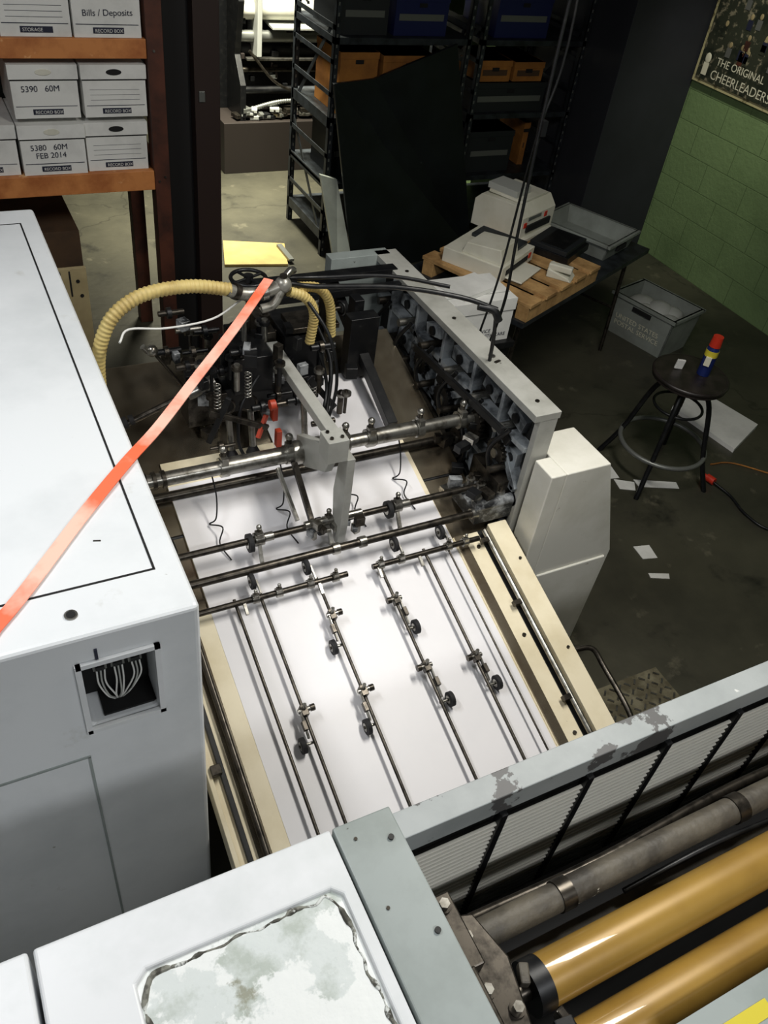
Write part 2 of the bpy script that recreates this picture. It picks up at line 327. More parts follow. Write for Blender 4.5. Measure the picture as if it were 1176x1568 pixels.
for y in (.9,1.25,1.6):
    fb.obox((.362,y,bz(y)+.03),(.03,.03,.03),dsteel,rx=.29)
    fb.cyl((1.62,y,bz(y)+.03),(1.62,y,bz(y)+.036),.006,dsteel,6); fb.cyl((1.50,y+.1,bz(y+.1)),(1.50,y+.1,bz(y+.1)+.01),.007,dsteel)
for y in (1.1,1.45,1.7): fb.obox((1.52,y,bz(y)+.03),(.03,.02,.02),dsteel,rx=.29)
for x in (.40,1.55):
    for y in (.8,1.6): fb.box(x,x+.05,y,y+.05,0,bz(y)-.04,black)
deck=fb.finish(.002)
ps=B('paper_sheet'); slab(ps,.50,1.415,.70,1.95,.001,.004,paper); slab(ps,.92,1.40,1.95,2.55,.001,.004,paper); slab(ps,.50,.92,1.95,2.2,.001,.004,paper); pso=ps.finish()
rd=B('guide_rods')
rods=[.575,.66,.86,1.09,1.27,1.36]
for i,x in enumerate(rods):
    rr=.0035 if i==5 else .0055
    rd.cyl((x,.66,bz(.66)+.045),(x,1.72,bz(1.72)+.045),rr,dsteel,10)
def wheel(o,x,y,z,r=.025,w=.014):
    o.cyl((x-w/2,y,z),(x+w/2,y,z),r,rubber,24); o.cyl((x-w/2-.002,y,z),(x+w/2+.002,y,z),r*.55,steel,16); o.cyl((x-w/2-.006,y,z),(x+w/2+.006,y,z),r*.2,dsteel,8)
def rider(x,yc,xw,yw):
    s=1 if xw>x else -1
    rd.obox((x,yc,bz(yc)+.05),(.022,.035,.026),dsteel,rx=.29)
    rd.cyl((x-.02,yc,bz(yc)+.055),(x+.02,yc,bz(yc)+.055),.008,steel,10)
    rd.cyl((x-s*.02,yc,bz(yc)+.055),(x-s*.034,yc,bz(yc)+.055),.011,dsteel,10)
    rd.cyl((x,yc,bz(yc)+.06),(x,yc,bz(yc)+.085),.006,steel,8)
    rd.beam((x+s*.012,yc,bz(yc)+.055),(x+s*.012,yw+.01,bz(yw)+.04),.006,.014,steel)
    rd.obox((x+s*.014,(yc+yw)/2,bz((yc+yw)/2)+.05),(.014,.03,.018),dsteel,rx=.29)
    rd.cyl((x,yw,bz(yw)+.03),(xw,yw,bz(yw)+.03),.005,steel,8)
    wheel(rd,xw,yw,bz(yw)+.03)
for a in [(.66,1.32,.625,1.235),(.86,1.32,.835,1.225),(.86,1.58,.83,1.49),(1.09,1.33,1.13,1.22),(1.09,1.57,1.125,1.475),(1.27,1.31,1.31,1.22)]: rider(*a)
rdo=rd.finish(.0015,seg=1)
parent('feed_board',[deck,pso,rdo])
# ---------------------------------------------------------------- feeder
fp=B('side_frame')
fp.prism([(1.747,1.23),(3.0,1.23),(3.0,.0),(2.35,.0),(2.3,.36),(1.80,.60),(1.747,.66)],'x',1.697,1.738,platem)
fp.box(1.635,1.742,1.743,3.01,1.222,1.25,platem); fp.box(1.66,1.735,1.744,1.77,.66,1.222,platem)
for y in (1.82,2.4,2.8): fp.cyl((1.69,y,1.249),(1.69,y,1.254),.008,dsteel,10)
fp.cyl((1.69,2.12,1.249),(1.69,2.12,1.252),.014,steel,14); fp.cyl((1.69,2.12,1.251),(1.69,2.12,1.253),.008,blk2,12); fp.obox((1.69,2.08,1.251),(.03,.012,.004),dsteel,rz=.3)
def rib(y0,z0,y1,z1,w=.03,d=.05,m=castlite): fp.beam((1.697-d/2,y0,z0),(1.697-d/2,y1,z1),d,w,m)
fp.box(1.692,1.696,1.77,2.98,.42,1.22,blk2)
for y in (1.95,2.15,2.38,2.60,2.82): rib(y,1.21,y,.58,.018)
rib(1.77,1.08,2.95,1.08,.022); rib(1.77,.90,2.95,.90,.022); rib(1.77,.72,2.95,.72,.02)
rib(1.77,.90,1.95,1.08); rib(2.15,1.08,2.38,.90); rib(2.38,.90,2.60,1.08); rib(2.6,.72,2.82,.90); rib(1.95,.72,2.15,.90)
for (y,z,a,c) in ((1.87,1.15,.10,.06),(2.05,1.155,.10,.05),(2.27,1.15,.12,.055),(2.49,1.15,.11,.05),(2.71,1.15,.12,.055),(1.85,.99,.07,.07),(2.28,.99,.09,.07),(2.70,.99,.12,.06),(2.05,.80,.09,.07),(2.5,.80,.11,.06)):
    fp.obox((1.680,y,z),(.030,a,c),castlite,rx=random.choice([0,.25,-.3]))
    fp.cyl((1.655,y,z),(1.68,y,z),.019,black,14)
for i in range(12):
    y=random.uniform(1.8,2.9); z=random.uniform(.62,1.1); a=random.uniform(.03,.06)
    fp.obox((1.665,y,z),(.05,a,random.uniform(.03,.06)),random.choice([cast,dsteel,black,black]),rx=random.choice([0,.4,-.5]))
def gear(o,c,ax,R,w,m,t=20):
    c=V(c);a=V(ax).normalized(); u,v=ortho(a); o.cyl(c-a*w/2,c+a*w/2,R*.9,m,24)
    for i in range(t):
        q=2*math.pi*i/t; d_=u*math.cos(q)+v*math.sin(q); o.beam(c+d_*R*.85,c+d_*R,w,R*.16,m)
    o.cyl(c-a*(w/2+.006),c+a*(w/2+.006),R*.35,steel,14)
for (y,z,R) in [(1.9,.98,.055),(2.07,1.0,.06),(2.15,.86,.05),(2.3,.95,.065),(1.87,.84,.045),(2.5,1.0,.05),(2.45,.75,.07)]: gear(fp,(1.64,y,z),(1,0,0),R,.018,random.choice([dsteel,black]))
for i in range(6):
    y=1.85+i*.19; fp.tube([(1.63,y,1.12),(1.60,y+.05,1.0),(1.62,y+.02,.85),(1.60,y+.1,.7)],.009,black)
    fp.cyl((1.60,y+.05,1.10),(1.69,y+.05,1.10),.016,random.choice([steel,dsteel]),12); fp.cyl((1.58,y,.95),(1.69,y,.95),.014,dsteel,12)
fp.beam((1.60,1.85,1.12),(1.60,2.5,1.08),.015,.03,black); fp.beam((1.62,2.1,.80),(1.62,2.75,.98),.02,.03,dsteel)
fp.box(1.42,1.70,2.97,3.03,.9,1.25,grayp); fp.beam((.95,2.85,1.24),(1.66,2.85,1.24),.05,.03,black); fp.beam((1.0,2.75,1.22),(1.66,2.75,1.22),.03,.03,black)
fp.box(.30,1.66,2.88,2.95,.5,.62,black)
sf=fp.finish(.003)
sh=B('cross_shafts')
S=[(2.08,1.015,.024,.305,1.70,steel),(2.16,.865,.018,.305,1.68,dsteel),(1.87,.86,.012,.305,1.64,dsteel),(1.775,.825,.014,.305,1.53,dsteel),(1.70,.77,.010,.305,.965,dsteel),(1.70,.77,.010,1.06,1.49,dsteel),(2.02,.80,.008,.305,1.6,black)]
for y,z,rr,a,b_,m in S: sh.cyl((a,y,z),(b_,y,z),rr,m,20)
def collar(x,y,z,r,w=.03,bolt=True,m=steel):
    sh.cyl((x-w/2,y,z),(x+w/2,y,z),r,m,18)
    if bolt:
        sh.obox((x,y-.2*r,z+r*1.0),(w*.8,r*1.1,r*.9),m); sh.cyl((x,y,z+r*1.2),(x,y,z+r*2.1),r*.3,dsteel,8); sh.ball((x,y,z+r*2.2),r*.4,m,6)
for x in (.66,.89,1.10,1.20,1.40,1.58): collar(x,2.08,1.015,.034,.028)
sh.cyl((.66,2.08,1.015),(.90,2.08,1.015),.03,steel,20); sh.cyl((1.22,2.08,1.015),(1.38,2.08,1.015),.03,steel,20)
for x in (.40,.43,.46): collar(x,2.08,1.015,.03,.012,False,dsteel)
for x in (.71,.96,1.225): 
    collar(x,1.87,.86,.024,.03); wheel(sh,x-.03,1.87,.85,.032,.016); sh.cyl((x+.02,1.87,.86),(x+.05,1.87,.86),.016,steel,12)
    sh.beam((x,1.87,.86),(x-.01,1.80,.80),.012,.016,steel)
for x in (.64,.72,.83,.92,1.09,1.17,1.36,1.43): collar(x,1.70,.77,.016,.022)
for x,y in ((.645,1.75),(.835,1.75),(1.165,1.75),(1.35,1.75)):
    wheel(sh,x,y,.80,.028,.012); sh.beam((x+.014,1.70,.785),(x+.014,y,.80),.006,.012,steel)
for x in (.6,.86,1.08,1.24): sh.beam((x,1.70,.77),(x,1.66,bz(1.66)+.045),.01,.012,steel)
for x in (.38,.95,1.05,1.50): collar(x,1.775,.825,.02,.025,False)
sh.box(1.50,1.66,1.76,1.92,.78,.84,cast); sh.box(1.60,1.69,1.80,1.98,.66,.92,dsteel)
for (x,y) in ((1.52,1.80),(1.57,1.86),(1.62,1.80),(1.55,1.90)): sh.cyl((x,y,.84),(x,y,.88),.018,steel,12); sh.cyl((x,y,.88),(x,y,.90),.009,dsteel,6)
sh.cyl((1.50,1.78,.85),(1.70,1.78,.85),.022,cast,16); sh.cyl((1.66,1.78,.85),(1.69,1.78,.85),.032,black,16)
for i in range(16): sh.obox((random.uniform(1.48,1.66),random.uniform(1.78,2.15),random.uniform(.78,1.0)),(random.uniform(.02,.06),random.uniform(.02,.05),random.uniform(.02,.05)),random.choice([cast,steel,dsteel,black]),rz=random.uniform(-.5,.5))
sh.box(.305,.36,1.7,1.8,.62,.86,dsteel); sh.box(.34,.44,1.86,1.92,.83,.90,dsteel)
for (x,y) in ((.62,2.08),(.86,2.08),(1.12,2.08),(1.33,2.1)):
    z=.99; sh.tube([(x,y,z),(x+.005,y-.03,z-.07),(x-.01,y-.07,z-.13),(x-.03,y-.06,z-.16),(x,y-.11,z-.14),(x-.02,y-.14,bz(y-.14)+.02),(x,y-.2,bz(y-.2)+.01)],.0028,black,6)
sho=sh.finish(.0015,seg=1)
hd=B('suction_head')
hd.box(.93,.97,1.84,2.42,1.215,1.25,platem); hd.box(.902,.972,1.80,1.87,1.18,1.262,platem)
for (x,y) in ((.92,1.82),(.955,1.82),(.92,1.855)): hd.cyl((x,y,1.262),(x,y,1.268),.006,dsteel,8)
hd.prism([(1.80,1.18),(1.855,1.18),(1.88,1.0),(1.86,.86),(1.84,.80),(1.81,.80),(1.80,.9)],'x',.972,1.0,platem)
hd.prism([(1.84,1.18),(1.90,1.18),(2.12,1.06),(2.12,.98),(2.04,.98),(1.88,1.08)],'x',.935,.962,platem)
hd.cyl((.90,2.08,1.015),(1.02,2.08,1.015),.042,steel,20)
for i in range(12):
    hd.obox((.95+random.uniform(-.07,.10),1.83+random.uniform(-.02,.06),.86+random.uniform(-.02,.05)),(random.uniform(.015,.035),.025,random.uniform(.015,.04)),random.choice([steel,dsteel,cast]),rz=random.uniform(-.5,.5))
hd.cyl((.87,1.86,.88),(1.08,1.86,.88),.014,steel); hd.beam((.90,2.05,1.0),(.90,1.86,.87),.018,.02,dsteel); hd.beam((.84,2.05,.99),(.86,1.90,.87),.012,.016,steel)
hd.box(.72,1.12,2.36,2.56,1.02,1.12,black); hd.box(.78,.92,2.32,2.50,1.12,1.26,black); hd.box(1.0,1.16,2.42,2.62,1.05,1.26,black)
hd.box(.93,.97,2.43,2.62,1.1,1.28,dsteel); hd.box(.62,.76,2.34,2.44,1.0,1.12,dsteel)
hd.box(1.02,1.20,2.40,2.52,1.28,1.30,dsteel)
for i in range(95):
    x=random.uniform(.62,1.22); y=random.uniform(2.22,2.66); z=random.uniform(.98,1.32)
    k=random.random()
    if k<.4:
        hd.cyl((x,y,z-.05),(x,y,z+.05),random.uniform(.006,.014),random.choice([dsteel,steel,black,black]),12); hd.cyl((x,y,z+.03),(x,y,z+.042),.019,random.choice([dsteel,black,steel]),12)
    elif k<.7: hd.cyl((x-.05,y,z),(x+.04,y,z),random.uniform(.006,.013),random.choice([dsteel,steel,black,black]),12); hd.cyl((x-.02,y,z),(x-.005,y,z),.020,random.choice([dsteel,black]),14)
    else: hd.obox((x,y,z),(random.uniform(.02,.05),random.uniform(.02,.05),random.uniform(.02,.06)),random.choice([black,dsteel,black,cast]),rz=random.uniform(-.6,.6))
for (x,y,z) in ((.70,2.26,1.18),(1.04,2.24,1.12),(.80,2.24,1.22)):
    hd.tube([(x+.012*math.cos(i*1.05),y+.012*math.sin(i*1.05),z-.06+i*.0022) for i in range(48)],.0022,steel,5,2)
hd.beam((.66,2.22,1.14),(.86,2.2,1.05),.012,.02,dsteel); hd.beam((.72,2.2,1.2),(.66,2.24,1.0),.012,.02,black); hd.beam((1.02,2.24,1.2),(1.14,2.26,1.04),.012,.022,black)
for x in (.74,.82,1.02):
    hd.cyl((x,2.27,1.08),(x,2.24,.95),.012,steel,12); hd.cyl((x,2.24,.95),(x,2.235,.925),.014,rubber,14,.026)
    hd.torus((x,2.29,1.10),(0,1,0),.03,.005,dsteel,20,6)
hd.box(.878,.896,2.20,2.235,1.07,1.13,redd); hd.box(.895,.915,2.20,2.225,.95,1.02,redd); hd.beam((.82,2.19,1.02),(.86,2.22,1.09),.012,.02,redd); hd.cyl((.86,2.19,1.15),(.88,2.19,1.15),.018,redd,14)
hd.tube([(.86,2.3,1.2),(.78,2.25,1.12),(.76,2.22,1.0),(.78,2.2,.93)],.006,black); hd.tube([(1.1,2.4,1.33),(1.13,2.3,1.2),(1.08,2.2,1.05),(1.05,2.1,1.06)],.008,black)
hd.cyl((.305,2.32,1.04),(.70,2.36,1.16),.011,dsteel,12)
for i in range(5): hd.cyl((.33+i*.022,2.325+.002*i,1.054+.0063*i),(.345+i*.022,2.326+.002*i,1.058+.0063*i),.030-.003*i,rubber,16)
hd.cyl((.62,2.35,1.135),(.72,2.36,1.165),.024,steel,14)
hc=V((.89,2.50,1.46)); hd.torus(hc,(0,0,1),.06,.007,black,32,8); hd.cyl(hc-V((0,0,.40)),hc+V((0,0,.01)),.009,dsteel)
hd.cyl(hc-V((0,0,.012)),hc+V((0,0,.012)),.016,black)
for i in range(4):
    a=i*math.pi/2+.4; hd.cyl(hc,hc+V((math.cos(a)*.06,math.sin(a)*.06,0)),.005,black,8)
kc=V((1.20,2.40,1.36)); hd.torus(kc,(1,.3,0),.022,.006,black,20,6); hd.cyl(kc-V((.05,0,0)),kc,.008,dsteel); hd.box(1.13,1.16,2.38,2.44,1.2,1.4,dsteel)
hd.ball((.53,2.42,1.28),.02,steel); hd.cyl((.53,2.42,1.28),(.64,2.42,1.1),.006,dsteel,8); hd.cyl((.515,2.42,1.28),(.50,2.42,1.3),.01,steel)
hd.box(.85,.91,2.60,2.66,bz(2.6),1.2,black); hd.box(1.36,1.40,2.60,2.66,.62,1.26,black); hd.beam((1.36,2.2,.95),(1.38,2.9,1.22),.04,.04,black)
hd.box(1.30,1.42,2.5,2.56,.98,1.24,black)
hdo=hd.finish(.002,seg=1)
ho=B('suction_hoses')
ho.hose([(.335,2.30,1.0),(.33,2.28,1.2),(.335,2.27,1.37),(.375,2.27,1.485),(.44,2.28,1.54),(.52,2.29,1.562),(.64,2.30,1.56),(.76,2.31,1.53)],.022,hosey,ring=.014)
ho.tube([(.755,2.31,1.53),(.80,2.31,1.51),(.87,2.31,1.505),(.94,2.31,1.525)],.021,hoseg,14)
ho.cyl((.775,2.31,1.523),(.79,2.31,1.515),.026,dsteel); ho.cyl((.865,2.31,1.505),(.885,2.31,1.508),.026,steel)
ho.ball((.94,2.31,1.525),.028,hoseg); ho.tube([(.93,2.31,1.535),(.97,2.33,1.56),(.99,2.35,1.55)],.012,steel); ho.cyl((.94,2.31,1.49),(.94,2.31,1.56),.012,dsteel)
ho.tube([(.93,2.30,1.51),(.90,2.29,1.47),(.86,2.29,1.46)],.015,hoseg)
ho.hose([(.96,2.31,1.50),(1.02,2.31,1.47),(1.06,2.32,1.40),(1.055,2.33,1.28)],.018,hosey,ring=.012)
ho.hose([(1.0,2.33,1.50),(1.08,2.34,1.48),(1.13,2.35,1.41),(1.15,2.36,1.28)],.018,hosey,ring=.012)
ho.tube([(.97,2.32,1.52),(1.06,2.31,1.505),(1.3,2.22,1.52),(1.5,2.12,1.51),(1.62,2.06,1.48)],.009,black); ho.tube([(.97,2.34,1.53),(1.08,2.34,1.52),(1.3,2.27,1.535),(1.48,2.16,1.53)],.007,black)
ho.tube([(1.56,2.09,1.485),(1.61,2.065,1.475),(1.63,2.05,1.44)],.014,black); ho.tube([(1.62,2.06,1.46),(1.64,2.07,1.36),(1.67,2.1,1.23)],.007,black)
ho.tube([(.39,2.2,1.46),(.43,2.25,1.47),(.55,2.28,1.44),(.70,2.3,1.44),(.80,2.31,1.49)],.0035,boxw)
ho.tube([(1.07,2.3,1.3),(1.10,2.26,1.15),(1.07,2.2,1.08)],.007,black); ho.tube([(1.02,2.31,1.47),(1.08,2.22,1.36),(1.10,2.18,1.2),(1.06,2.15,1.05)],.006,black)
hoo=ho.finish()
parent('sheet_feeder',[sf,sho,hdo,hoo])
st=B('tie_down_strap'); st.ribbon([(.89,2.31,1.55),(.72,2.13,1.505),(.54,1.93,1.485),(.38,1.73,1.49),(.27,1.595,1.507),(.14,1.445,1.506),(-.06,1.20,1.506),(-.16,1.135,1.506),(-.5,1.125,1.506)],.031,.003,orange); st.finish()
fc=B('feeder_cabinet'); fc.prism([(1.745,0),(2.10,0),(2.12,.57),(1.94,1.06),(1.745,1.06)],'y',1.63,1.86,cabw)
fc.prism([(1.76,.05),(2.08,.05),(2.095,.55),(1.76,.55)],'y',1.622,1.632,cabw); fc.box(1.68,1.745,1.63,1.735,0,1.06,cabw); fc.finish(.008,seg=3)
hc_=B('hanging_cable'); hc_.tube([(1.90,2.40,3.9),(1.905,2.40,3.0),(1.89,2.40,2.2),(1.90,2.40,1.6),(1.93,2.42,1.3),(1.90,2.42,1.08)],.006,black,8); hc_.tube([(1.93,2.44,3.9),(1.92,2.44,2.8),(1.95,2.43,2.2),(1.90,2.42,1.9),(1.90,2.45,1.4),(1.86,2.45,1.11)],.0045,black,8)
hc_.obox((1.90,2.40,1.95),(.02,.03,.05),black); hc_.tube([(1.90,2.42,1.08),(1.82,2.42,1.0),(1.74,2.42,1.0)],.006,black,8); hc_.finish()
hl=B('grab_handle'); hl.tube([(1.646,.96,.50),(1.70,.95,.51),(1.72,1.0,.53),(1.73,1.16,.56),(1.72,1.23,.585),(1.646,1.25,.585)],.010,dsteel,10); hl.finish()
# ---------------------------------------------------------------- wooden shelving + cartons
w=B('wooden_shelf')
w.box(-1.6,1.0,4.2,4.24,1.085,1.18,wood); w.box(-1.6,1.0,4.2,4.24,1.685,1.765,wood); w.box(-1.6,1.0,4.24,4.85,1.15,1.175,wood); w.box(-1.6,1.0,4.24,4.85,1.735,1.76,wood)
for x in (1.0,-.6,-1.68):
    w.box(x,x+.075,4.19,4.28,0,2.7,dwood); w.box(x,x+.075,4.80,4.88,0,2.7,dwood)
w.box(1.0,1.07,4.28,4.8,1.10,1.18,dwood)
for (x,z) in ((1.02,1.13),(1.05,1.15),(1.03,1.72)): w.cyl((x,4.185,z),(x,4.19,z),.006,steel,8)
w.finish(.002)
w=B('wooden_post'); w.box(1.26,1.39,4.35,4.44,0,2.8,mat('dark_brown_wood',(40,25,20),.6)); w.box(1.12,1.26,4.42,4.46,0,2.8,mat('dark_backing',(14,12,12),.7)); w.box(1.28,1.31,4.34,4.352,1.45,1.50,greym); w.finish(.002)
def carton(x,y,z,wd=.285,hh=.225,label='',kind=0,logo='RECORD BOX'):
    c=B('storage_carton'); dp=.38
    c.box(x,x+wd,y,y+dp,z,z+hh-.05,boxw); c.box(x-.005,x+wd+.005,y-.006,y+dp+.006,z+hh-.06,z+hh,boxw)
    c.box(x,x+wd,y-.0015,y,z+hh-.067,z+hh-.060,blk2)
    c.box(x+wd*.28,x+wd*.74,y-.002,y,z+.016,z+.040,inkm); c.text(logo,.019,(x+wd*.31,y-.003,z+.021),(1,0,0),(0,0,1),boxw)
    c.box(x+.01,x+wd-.01,y-.0015,y,z+.05,z+.053,inkm)
    hz=z+hh-.03; a=.035
    m_=blk2 if kind else ivory
    c.prism([(x+wd*.5+a*math.cos(t*math.pi/8),hz+.013*math.sin(t*math.pi/8)) for t in range(16)],'y',y-.009,y-.006,m_)
    if kind: 
        for k in range(3): c.box(x+.03,x+wd-.03,y-.0015,y,z+.075+k*.022,z+.0765+k*.022,inkm)
    if label: c.text(label,.036,(x+.04,y-.003,z+hh*.5),(1,0,.02),(0,0,1),inkm)
    return c.finish(.0015,seg=1)
carton(.40,4.225,1.431,label='5390   60M',kind=0); carton(.705,4.22,1.431,kind=1)
carton(.40,4.215,1.181,label='5380   60M\n  FEB 2014',kind=0); carton(.695,4.23,1.181,kind=1)
carton(.10,4.23,1.181,label='FILES',kind=0); carton(.395,4.22,1.766,.29,.24,kind=1,logo='STORAGE'); carton(.695,4.215,1.766,.29,.24,label='\nBills / Deposits',kind=0)
kb=B('cardboard_box'); kb.box(-.3,.62,4.3,4.8,0,.86,kraft); kb.box(-.3,.62,4.29,4.30,.63,.66,dwood); kb.box(.1,.2,4.295,4.80,.86,.862,tanm); kb.finish(.004)
sp=B('slotted_panel'); sp.box(.33,.52,3.55,3.57,0,1.03,tanm)
for i in range(3): sp.box(.365+i*.04,.372+i*.04,3.547,3.55,.90,1.02,blk2)
for (x,z) in ((.35,.88),(.49,.90),(.48,.97),(.38,.83)): sp.cyl((x,3.547,z),(x,3.55,z),.008,blk2)
sp.finish(.002)
# ---------------------------------------------------------------- steel shelving
s=B('steel_shelving')
def lpost(x,y,hh=2.9):
    s.box(x,x+.035,y,y+.004,0,hh,shelfm); s.box(x,x+.004,y,y+.04,0,hh,shelfm)
    for k in range(int(hh/.06)): s.box(x+.012,x+.022,y-.001,y,.04+k*.06,.06+k*.06,greym)
for x in (2.5,3.5,3.62,4.5):
    for y in (5.44,6.1): lpost(x,y)
for x in (2.5,3.52,3.62,4.52):
    for z in (.12,.32,.52,.72,.92,1.12,1.32,1.52,1.72,1.92,2.12,2.32): s.box(x,x+.006,5.44,6.13,z,z+.03,shelfm)
    s.beam((x+.01,5.46,.1),(x+.01,6.1,.8),.006,.03,shelfm); s.beam((x+.01,5.46,1.6),(x+.01,6.1,.9),.006,.03,shelfm)
for z in (.15,.50,.95,1.44,1.9,2.4):
    s.box(2.5,3.53,5.44,6.13,z,z+.04,shelfm); s.box(3.62,4.53,5.44,6.13,z,z+.035,shelfm)
s.finish()
def sbox(name,x0,x1,y0,y1,z0,z1,m):
    o=B(name); o.box(x0,x1,y0,y1,z0,z1,m); o.box(x0-.004,x1+.004,y0-.004,y1+.004,z1-.04,z1,m); xm=(x0+x1)/2; o.box(xm-.03,xm+.03,y0-.006,y0-.004,z1-.07,z1-.045,blk2); o.box(x0+.03,x1-.03,y0-.002,y0,(z0+z1)/2-.03,(z0+z1)/2+.01,greym if m is not obox else kraft); o.finish(.004)
sbox('orange_carton',2.58,2.86,5.5,5.9,.991,1.38,obox); sbox('orange_carton',2.90,3.30,5.5,5.9,.991,1.36,obox); sbox('orange_carton',3.68,3.95,5.5,5.9,1.19,1.33,obox); sbox('orange_carton',3.98,4.24,5.5,5.9,1.19,1.32,obox)
sbox('dark_crate',3.66,4.28,5.48,5.95,.986,1.188,darkcr)
sbox('blue_tote',2.95,3.35,5.5,5.95,1.481,1.72,bluem); sbox('blue_tote',3.75,4.2,5.5,5.95,1.476,1.74,bluem); sbox('dark_crate',2.56,2.9,5.5,5.95,1.481,1.75,darkcr)
sbox('dark_crate',3.7,4.1,5.5,5.95,.536,.84,darkcr); sbox('orange_carton',4.26,4.31,5.6,5.95,.536,.86,obox); sbox('dark_crate',2.6,3.4,5.6,5.95,.541,.86,darkcr)
bp_=B('leaning_panel')
fr=[V((2.62,5.10,0)),V((3.74,5.26,.0)),V((3.40,5.40,1.46)),V((2.79,5.40,1.245)),V((2.49,5.39,1.22))]
off=V((0,.025,0)); bp_.add([p_ for p_ in fr]+[p_+off for p_ in fr],[(0,1,2,3,4),(9,8,7,6,5)]+[(i,(i+1)%5,5+(i+1)%5,5+i) for i in range(5)],panelm)
bp_.finish(.003)
lb=B('grey_board'); lb.hexa([(2.46,5.02,0),(2.60,5.0,0),(2.60,5.03,0),(2.46,5.05,0),(2.43,5.37,.64),(2.56,5.37,.60),(2.56,5.40,.60),(2.43,5.40,.64)],binm); lb.finish(.002)
yb=B('plywood_offcut'); yb.prism([(1.75,5.42),(2.20,5.33),(2.30,5.66),(1.86,5.80)],'z',0,.02,yboard); yb.box(2.22,2.26,5.36,5.62,0.02,.04,greym); yb.finish(.002)
# background press: base, side frames, cylinders, feed tray and clutter
bm_=B('background_press'); dbm=mat('dark_brown_machine',(32,25,21),.6); bm_.box(2.3,3.9,7.1,8.2,0,.42,dbm); bm_.box(2.3,3.9,7.5,8.2,.42,1.7,black)
for x in (2.46,3.44):
    bm_.prism([(7.15,.42),(7.7,.42),(7.7,1.65),(7.35,1.65),(7.2,1.3),(7.3,.9),(7.15,.7)],'x',x,x+.05,black)
for (y,z,rr,m) in ((7.34,1.22,.075,ivory),(7.32,1.03,.045,greym),(7.38,.92,.04,rubber),(7.36,1.38,.035,steel),(7.3,.78,.02,dsteel),(7.42,1.48,.05,black),(7.3,.62,.03,black)): bm_.cyl((2.5,y,z),(3.44,y,z),rr,m,24)
bm_.box(2.62,2.66,7.2,7.45,.9,1.5,lgray); bm_.hexa([(2.75,7.2,1.10),(3.35,7.2,1.10),(3.35,7.5,1.12),(2.75,7.5,1.12),(2.75,7.2,1.12),(3.35,7.2,1.12),(3.35,7.5,1.15),(2.75,7.5,1.15)],lgray)
bm_.box(2.55,3.4,7.25,7.30,.86,.88,steel); bm_.torus((3.55,7.35,1.1),(1,0,0),.12,.014,dsteel)
for i in range(60): bm_.obox((random.uniform(2.45,3.5),7.2,random.uniform(.44,.50)),(random.uniform(.03,.1),.1,random.uniform(.02,.04)),random.choice([steel,lgray,greym,dsteel,black]),rz=random.uniform(-.4,.4))
for i in range(26): bm_.obox((random.uniform(2.5,3.44),7.32,random.uniform(.6,1.45)),(random.uniform(.02,.08),.06,random.uniform(.02,.06)),random.choice([black,dsteel,black,greym,dbm]))
bm_.hose([(2.5,7.25,.46),(2.9,7.2,.56),(3.3,7.2,.50)],.02,greym); bm_.tube([(2.55,7.2,.95),(2.8,7.18,.7),(3.1,7.2,.64),(3.4,7.2,.8)],.012,dsteel)
bm_.finish(.004)
# ---------------------------------------------------------------- folding table group
TA=Matrix.Translation((2.57,3.03,0))@Matrix.Rotation(math.radians(24),4,'Z')
t=B('folding_table'); t.T=TA
t.box(0,1.5,0,.78,.72,.75,shelfm)
for x in (.12,1.38):
    for y in (.08,.70): t.cyl((x,y,.72),(x+(.06 if x>1 else -.06),y,0),.013,dsteel)
    t.cyl((x,.08,.35),(x,.70,.35),.009,dsteel); t.cyl((x,.08,.68),(x,.70,.68),.011,dsteel)
t.finish(.002)
pa=B('wooden_pallet'); pa.T=TA
for y in (.0,.33,.62): pa.box(.02,.78,y,y+.07,.75,.83,pine)
for i in range(5): pa.box(.02+i*.16,.13+i*.16,-.01,.70,.83,.85,pine)
pa.finish(.002)
pr=B('desktop_printer'); pr.T=TA@Matrix.Translation((.62,.46,0))
pr.prism([(0,.85),(.34,.85),(.34,1.0),(.30,1.04),(.05,1.05),(0,.99)],'x',0,.36,ivory)
pr.box(.04,.32,.05,.28,1.05,1.065,ivory); pr.box(.05,.31,-.012,.002,.90,.94,blk2); pr.box(.02,.34,-.03,.0,.855,.875,ivory)
pr.box(.02,.05,-.004,.002,.93,.96,red); pr.box(.24,.27,-.004,.002,.95,.98,red); pr.box(.06,.20,-.004,0,.965,.985,greym)
pr.box(.05,.2,.1,.3,1.065,1.10,lgray)
pr.finish(.01,seg=3)
pr=B('desktop_copier'); pr.T=TA@Matrix.Translation((.10,.24,0))@Matrix.Rotation(.12,4,'Z')
pr.box(0,.40,0,.36,.85,.93,ivory); pr.prism([(.02,.93),(.26,.93),(.24,.99),(.04,1.01)],'x',.02,.22,ivory); pr.box(.24,.38,.04,.32,.93,.95,shelfm)
pr.box(.05,.3,-.1,.0,.86,.87,ivory); pr.box(.05,.32,-.004,.002,.875,.905,blk2); pr.box(.33,.36,-.004,.002,.88,.91,red); pr.finish(.008,seg=3)
pr=B('desk_telephone'); pr.T=TA@Matrix.Translation((.42,-.01,0))@Matrix.Rotation(.3,4,'Z'); pr.prism([(0,.85),(.14,.85),(.14,.90),(.02,.87)],'x',0,.12,ivory); pr.box(.01,.05,.01,.14,.89,.925,ivory); pr.finish(.006)
pr=B('flatbed_scanner'); pr.T=TA@Matrix.Translation((.60,.12,0))@Matrix.Rotation(.1,4,'Z'); pr.box(0,.30,0,.26,.85,.89,black); pr.box(.01,.29,.02,.25,.89,.915,darkcr); pr.box(.03,.27,.05,.2,.915,.918,black); pr.finish(.006)
